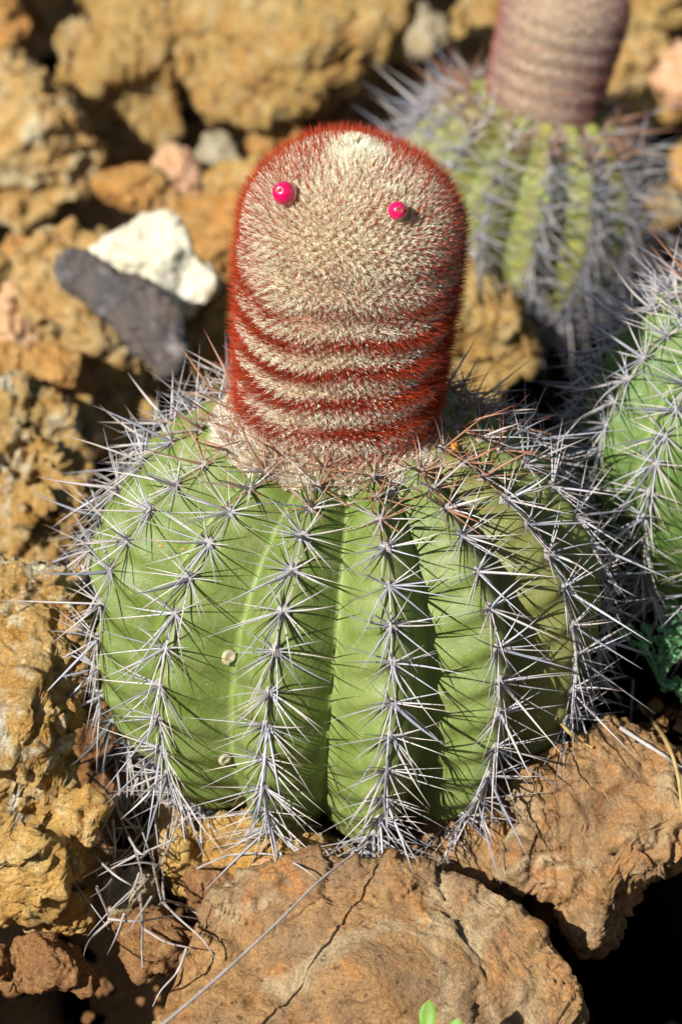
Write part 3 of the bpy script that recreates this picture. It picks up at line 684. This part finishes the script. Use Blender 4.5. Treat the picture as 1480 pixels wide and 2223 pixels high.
# the big one: ribs seen at about -67, -41, -15, 11, 39, 65 degrees from the view axis
phi_front = -math.pi / 2
ceph = dict(L=0.0995, R=0.0333, z=0.0600, n=4300, bl=0.0056, lean=0.015, dx=-0.0062, skirt=1)
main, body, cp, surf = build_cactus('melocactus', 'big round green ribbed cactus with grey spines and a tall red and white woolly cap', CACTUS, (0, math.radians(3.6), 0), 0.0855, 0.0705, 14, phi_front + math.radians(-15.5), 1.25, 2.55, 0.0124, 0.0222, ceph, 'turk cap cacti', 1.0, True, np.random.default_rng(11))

# far one, leaning right
ceph2 = dict(L=0.070, R=0.0262, z=0.042, n=2000, bl=0.0036, lean=0.0, fade=0.55, thick=1.2)
far, _, _, _ = build_cactus('melocactus', 'blurred yellow green cactus leaning right behind the woolly cap, with its own faded red cap', C2P + Vector((0.0, 0, 0.044)), (0, math.radians(12), 0), 0.057, 0.055, 14, phi_front + 0.1, 1.10, 2.4, 0.0086, 0.0235, ceph2, 'turk cap cacti', 0.6, False, np.random.default_rng(5), low=0.3, skin='cactus_far')
# right one, cut by the frame, no cap in view
right, _, _, _ = build_cactus('melocactus', 'bright green cactus without a cap, cut off by the right side of the photo', C3P + Vector((0, 0, 0.088)), (0, math.radians(6), 0), 0.060, 0.060, 13, phi_front - 0.25, 1.45, 2.5, 0.0100, 0.0200, None, 'turk cap cacti', 0.7, False, np.random.default_rng(8), low=0.2, skin='cactus_cool')

# ------------------------------------------------------------------ fruits on the cap
def on_cap(px, py):
    """world point on the cap surface seen at a photo pixel"""
    bpy.context.view_layer.update()
    d = ray(px, py).normalized(); dg = bpy.context.evaluated_depsgraph_get()
    mi = cp.matrix_world.inverted(); hit, loc, nr, _ = cp.ray_cast(mi @ CAM, (mi.to_3x3() @ d).normalized())
    return (cp.matrix_world @ loc, (cp.matrix_world.to_3x3() @ nr).normalized()) if hit else (at_depth(px, py, 0.93), B)
def fruit(px, py, rad, ln, axis, label):
    p, nr = on_cap(px, py)
    V, F = ico(4); t = V[:, 2]; k = rad * (1 + 0.10 * t - 0.05 * t * t)
    Q = np.stack([V[:, 0] * k, V[:, 1] * k, t * ln], 1)
    dent = np.clip(1 - np.hypot(V[:, 0], V[:, 1]) / 0.28, 0, 1) * (t > 0); Q[:, 2] -= dent * ln * 0.14
    VV, FF, MI, off = [Q], [F], [np.zeros(len(F))], len(Q)
    for j in range(16):                                     # withered flower remnant
        a_ = spine_arrays(rad * 0.7 * rng.uniform(0.6, 1.2), rad * 0.11, rng.uniform(-.4, .4), (1,) * 3, (1,) * 3, (1,) * 3, 4, 4)
        m = np.array(frame_z((rng.normal() * 0.38, rng.normal() * 0.38, 1), rng.uniform(0, 6)))
        VV.append(a_[0] @ m.T + np.array([rng.normal() * rad * 0.10, rng.normal() * rad * 0.10, ln * 0.70])); FF.append(a_[1] + off); MI.append(np.ones(len(a_[1]))); off += len(a_[0])
    me = mesh_np('fruit', np.concatenate(VV), np.concatenate(FF), [M['berry'], M['dryflower']], True, None, np.concatenate(MI))
    o = link('fruit', me, cp); bpy.context.view_layer.update()
    m4 = Vector(axis).to_track_quat('Z', 'Y').to_matrix().to_4x4(); m4.translation = p + nr * (rad * 0.6 + 0.0012)
    o.matrix_parent_inverse = Matrix.Identity(4); o.matrix_basis = cp.matrix_world.inverted() @ m4; o['label'] = label
fruit(632, 433, 0.0036, 0.0054, (-0.35, -0.80, 0.62), 'larger magenta berry pointing up and left')
fruit(855, 464, 0.0029, 0.0042, (0.05, -0.90, 0.48), 'smaller magenta berry seen end on with a dry tip')

# ------------------------------------------------------------------ snail shell and scab on the ribs
def on_body(px, py):
    bpy.context.view_layer.update()
    d = ray(px, py).normalized(); mi = body.matrix_world.inverted()
    hit, loc, nr, _ = body.ray_cast(mi @ CAM, (mi.to_3x3() @ d).normalized())
    return body.matrix_world @ loc, (body.matrix_world.to_3x3() @ nr).normalized()
def spiral_shell(px, py, R0, label, mat):
    p, nr = on_body(px, py); V, F = [], []; n, k = 90, 10
    for i in range(n):
        t = i / (n - 1); ang = t * 2 * math.pi * 2.7; tube = R0 * 0.33 * (0.25 + 0.75 * t ** 1.1); cr = R0 * (0.05 + 0.62 * t)
        for j in range(k):
            b_ = 2 * math.pi * j / k; rr = cr + tube * math.cos(b_)
            V.append((rr * math.cos(ang), rr * math.sin(ang), tube * math.sin(b_) * 0.9 + R0 * 0.40 * (1 - t) * 0.5 + tube * 0.6))
    for i in range(n - 1):
        for j in range(k):
            a_ = i * k + j; b_ = i * k + (j + 1) % k; F.append((a_, b_, b_ + k, a_ + k))
    o = link('snail_shell', mesh_np('snail_shell', V, F, mat)); m4 = nr.to_track_quat('Z', 'Y').to_matrix().to_4x4(); m4.translation = p; o.matrix_world = m4
    return tag(o, label, 'snail shell')
spiral_shell(497, 1425, 0.0029, 'tiny cream coiled snail shell stuck on a green rib', M['shell'])
def scab(px, py, r0):
    if r0 > 0.0015: tag(spiral_shell(px, py, r0 * 1.25, 'small cream ring shell with a brown middle, low on a front rib', M['shell']), None)
    p, nr = on_body(px, py); V, F = ico(3)
    h = np.hypot(V[:, 0], V[:, 1]); Q = V * np.array([r0, r0 * .8, r0 * .35]); Q[:, 2] -= np.clip(1 - h / .35, 0, 1) * r0 * .4
    Q += 0.06 * r0 * rng.normal(size=Q.shape)
    o = link('scab', mesh_np('scab', Q, F, M['dryflower'])); m4 = nr.to_track_quat('Z', 'Y').to_matrix().to_4x4(); m4.translation = p
    bpy.context.view_layer.update(); o.parent = main; o.matrix_parent_inverse = Matrix.Identity(4); o.matrix_basis = main.matrix_world.inverted() @ m4
for q in ((488, 1646, 0.0020), (350, 1185, 0.0008), (398, 1192, 0.0008), (343, 1176, 0.0006), (420, 1330, 0.0004)): scab(*q)

# ------------------------------------------------------------------ dead spines, straws, twigs
def tube(pts, r0, r1, mat, name, sides=6, n=14):
    P = [Vector(p) for p in pts]
    def cr(t):
        k = len(P) - 1; x = min(t * k, k - 1e-6); i = int(x); f = x - i
        a_, b_, c_, d_ = P[max(i - 1, 0)], P[i], P[i + 1], P[min(i + 2, k)]
        return 0.5 * ((2 * b_) + (c_ - a_) * f + (2 * a_ - 5 * b_ + 4 * c_ - d_) * f * f + (3 * b_ - a_ - 3 * c_ + d_) * f ** 3)
    c0 = P[0]; V, F = [], []
    for i in range(n):
        t = i / (n - 1); q = cr(t); tg = (cr(min(t + .01, 1)) - cr(max(t - .01, 0))).normalized()
        m = tg.to_track_quat('Z', 'Y').to_matrix(); r = (r0 + (r1 - r0) * t) * (1 + 0.12 * math.sin(i * 2.1))
        for j in range(sides):
            b_ = 2 * math.pi * j / sides; V.append(q - c0 + m @ Vector((r * math.cos(b_), r * math.sin(b_), 0)))
    for i in range(n - 1):
        for j in range(sides):
            a_ = i * sides + j; b_ = i * sides + (j + 1) % sides; F.append((a_, b_, b_ + sides, a_ + sides))
    o = link(name, mesh_np(name, [tuple(v) for v in V], F, M[mat])); o.location = c0
    return o
def on_rock(px, py, lift):
    bpy.context.view_layer.update(); dg = bpy.context.evaluated_depsgraph_get()
    d = ray(px, py).normalized(); hit, loc, nr, i_, ob, m_ = SC.ray_cast(dg, CAM, d)
    return loc - d * lift if hit else at_z(px, py, 0.01)
def straw(pix, r, mat, label, name='straw', cat='straw', r1=None, group=None):
    o = tube([on_rock(x, y, z) if z < 0.5 else at_z(x, y, z - 1) for x, y, z in pix], r, r1 if r1 is not None else r * 0.6, mat, name); return tag(o, label, cat, group)
straw([(300, 2270, 1.026), (470, 2125, 1.030), (600, 2005, 1.033), (690, 1915, 1.035), (800, 1828, 1.034)], 0.00060, 'straw', 'long straight grey straw lying diagonally across the big slab')
straw([(355, 1922, .004), (430, 1885, .004), (500, 1856, .006), (590, 1855, .006), (650, 1880, .005), (688, 1908, .004)], 0.00045, 'straw', 'thin pale straw arching above the big slab to meet the long one')
straw([(640, 1790, .006), (690, 1795, .006), (730, 1820, .004), (770, 1850, .003)], 0.00045, 'straw', 'short curled pale straw under the front ribs')
straw([(1275, 1440, .004), (1330, 1500, .008), (1362, 1560, .006), (1378, 1610, .003)], 0.00055, 'straw', 'bent grey straw right of the cactus base')
straw([(1345, 1580, .003), (1400, 1615, .003), (1440, 1640, .003), (1475, 1665, .003), (1540, 1690, .003)], 0.00080, 'straw', 'thick pale straw running off the right side')
straw([(1385, 1530, .006), (1440, 1600, .005), (1470, 1680, .003), (1480, 1760, .003), (1500, 1820, .003)], 0.0008, 'straw_yellow', 'olive yellow stem curving down the right edge')
straw([(1208, 1560, .004), (1235, 1590, .004), (1262, 1612, .003), (1285, 1622, .002)], 0.0007, 'straw_yellow', 'short yellowish twig at the right foot of the cactus')
DS = 'dead spines tangled at the lower left'
dead = [((190, 1680), (240, 1725), (262, 1765), (300, 1810)), ((245, 1780), (250, 1850), (243, 1900), (235, 1960)), ((300, 1850), (300, 1900), (302, 1950), (301, 1960)), ((330, 1865), (340, 1910), (350, 1955), (352, 1960)),
        ((197, 1850), (250, 1900), (290, 1925), (300, 1945)), ((210, 1925), (225, 1960), (240, 1995), (245, 2000)), ((240, 1998), (205, 2030), (190, 2050), (182, 2075)), ((305, 1940), (310, 2010), (308, 2060), (310, 2100)),
        ((235, 1995), (300, 2000), (380, 1988), (452, 2000)), ((360, 1955), (400, 1965), (430, 1985), (440, 1985)), ((310, 2015), (360, 2045), (400, 2055), (415, 2058)), ((355, 1960), (390, 1995), (440, 2040), (470, 2085)),
        ((405, 2060), (385, 2110), (350, 2150), (332, 2185)), ((195, 1850), (205, 1880), (210, 1900), (212, 1910)), ((265, 1800), (250, 1830), (230, 1790), (215, 1770)), ((250, 1750), (300, 1850), (340, 1840), (372, 1860)),
        ((262, 1770), (300, 1800), (340, 1830), (420, 1880)), ((380, 1960), (420, 1975), (450, 2010), (480, 2040))]
for i, pts in enumerate(dead):
    o = tube([at_z(x, y, .004 + .010 * math.sin(i * 1.7 + k)) for k, (x, y) in enumerate(pts)], 0.00054, 0.00014, 'straw', 'dead_spine'); tag(o, 'grey dead spine in the tangle at the lower left of the cactus', 'dead spine', DS)
for i in range(84):
    cx, cy = (rng.normal(285, 62), rng.normal(1790, 105)) if i < 62 else ((rng.normal(1290, 45), rng.normal(1540, 40)) if i < 72 else (rng.uniform(450, 1000), rng.normal(1815, 22)))
    a_ = rng.normal(1.9, 0.7); L_ = rng.uniform(35, 90); dx, dy = math.cos(a_) * L_, math.sin(a_) * L_
    z0, z1 = rng.uniform(-.010, .020, 2)
    p0, p1 = at_z(cx - dx, cy - dy, z0), at_z(cx + dx, cy + dy, z0) ; p1.z += z1 - z0; mid = (p0 + p1) / 2 + Vector((rng.normal() * .001, rng.normal() * .001, rng.normal() * .0015))
    o = tube([p0, mid, p1], 0.00052, 0.00006, 'straw', 'dead_spine', n=8)
    tag(o, 'grey dead spine in the tangle at the lower left of the cactus' if i < 62 else ('pale dead spine at the right foot of the cactus' if i < 72 else 'short dead spine lying under the front ribs'), 'dead spine', DS if i < 62 else ('dead spines at the right foot' if i < 72 else 'dead spines under the front'))

# ------------------------------------------------------------------ weeds
def leaf_mesh(name, ln, wd, mat, fold=0.25, n=8, k=5):
    V, F = [], []
    for i in range(n):
        t = i / (n - 1); w_ = wd * math.sin(math.pi * min(0.02 + t * .97, 1)) ** 0.75
        for j in range(k):
            u_ = (j / (k - 1) - .5) * 2; V.append((u_ * w_, ln * t, abs(u_) * w_ * fold + ln * 0.18 * t * t))
    m = len(V); V += [(x, y, z - wd * 0.07) for x, y, z in V]
    for i in range(n - 1):
        for j in range(k - 1):
            a_ = i * k + j; F.append((a_, a_ + 1, a_ + k + 1, a_ + k)); F.append((m + a_ + k, m + a_ + k + 1, m + a_ + 1, m + a_))
    for i in range(n - 1):
        for j in (0, k - 1):
            a_ = i * k + j; F.append((a_, a_ + k, m + a_ + k, m + a_))
    return mesh_np(name, V, F, M[mat])
def weed(pos, label, stems, spread, mat, ln, wd, per):
    root = empty('weed', pos); tag(root, label, 'weed'); lm = leaf_mesh('leaf', ln, wd, mat)
    for s_ in range(stems):
        a_ = rng.uniform(0, 6.28); rr = rng.uniform(.2, 1) * spread; tip = Vector((math.cos(a_) * rr, math.sin(a_) * rr, rng.uniform(.3, 1.0) * spread * 1.1))
        P = [Vector((0, 0, -0.004)), tip * 0.5 + Vector((0, 0, spread * .2)), tip]
        st = tube(P, 0.0005, 0.0003, 'leaf_teal' if mat == 'leaf_teal' else 'leaf_lime', 'stem', n=6); st.location = P[0]; st.parent = root
        for q in range(per):
            t = 0.3 + 0.7 * (q + rng.random()) / per; p = P[0].lerp(P[1], min(1, t * 2)) if t < .5 else P[1].lerp(P[2], t * 2 - 1)
            o = link('leaf', lm, root); o.location = p; sc_ = rng.uniform(.7, 1.2); o.scale = (sc_,) * 3
            o.rotation_euler = (rng.uniform(-.1, 1.0), rng.uniform(-.4, .4), rng.uniform(0, 6.28))
    return root
weed(at_z(1432, 1462, 0.030), 'low weed with small round blue green leaves beside the right slab', 14, 0.017, 'leaf_teal', 0.0034, 0.0016, 7)
weed(at_z(1485, 1400, 0.030), 'blue green weed growing at the foot of the right cactus', 9, 0.014, 'leaf_teal', 0.0034, 0.0015, 6)
weed(at_z(1500, 1540, 0.015), 'sparse blue green weed at the right edge above the slab', 7, 0.014, 'leaf_teal', 0.0036, 0.0016, 6)
# the weed whose leaf tips reach into the bottom of the picture and throw finger shaped shadows
rw = empty('weed', at_z(905, 2400, 0.0)); tag(rw, 'bright lime green weed at the very bottom, its leaf tip on the slab', 'weed')
for tx, ty, tz, ln in ((930, 2200, .024, .007), (1000, 2222, .022, .005), (860, 2290, .036, .010), (905, 2275, .030, .010), (968, 2290, .036, .010), (840, 2300, .030, .012)):
    tip = at_z(tx, ty, tz) - rw.location
    st = tube([Vector((0, 0, 0)), tip * 0.45 + Vector((0, 0, .004)), tip * 0.8], 0.0005, 0.0004, 'leaf_lime', 'stem', n=6); st.parent = rw
    o = link('leaf', leaf_mesh('leaf', ln * 1.3, 0.0026, 'leaf_lime'), rw); d = (tip * 0.2 + Vector((0, 0.002, 0.0))).normalized()
    q = d.to_track_quat('Y', 'Z'); o.location = tip * 0.8; o.rotation_euler = q.to_euler()

# small fallen bits
V, F = ico(3)
def bit(p, r, mat, name, label, cat, sc=(1, .8, .5)):
    Q = V * np.array(sc) * r + 0.08 * r * rng.normal(size=V.shape); o = link(name, mesh_np(name, Q, F, M[mat])); o.location = p
    return tag(o, label, cat)
p2 = at_depth(1025, 238, (CAM - (C2P + Vector((0, 0, .044)))).dot(B) - 0.034)
bit(p2, 0.0035, 'orange_bit', 'petal', 'small orange petal caught on the far cactus', 'petal')
pb, nb = on_body(978, 985); bit(pb + nb * .003, 0.0020, 'orange_bit', 'petal', 'yellow orange scrap caught in the upper right spines of the big cactus', 'petal', (.5, 1.2, .4))
pb, nb = on_body(760, 1097); bit(pb + nb * .001, 0.0018, 'straw_yellow', 'petal', 'yellow fleck on the green rib just below the woolly cap', 'petal', (1.2, .5, .3))
print('objects', len(bpy.data.objects), 'tris', sum(len(m.polygons) for m in bpy.data.meshes))
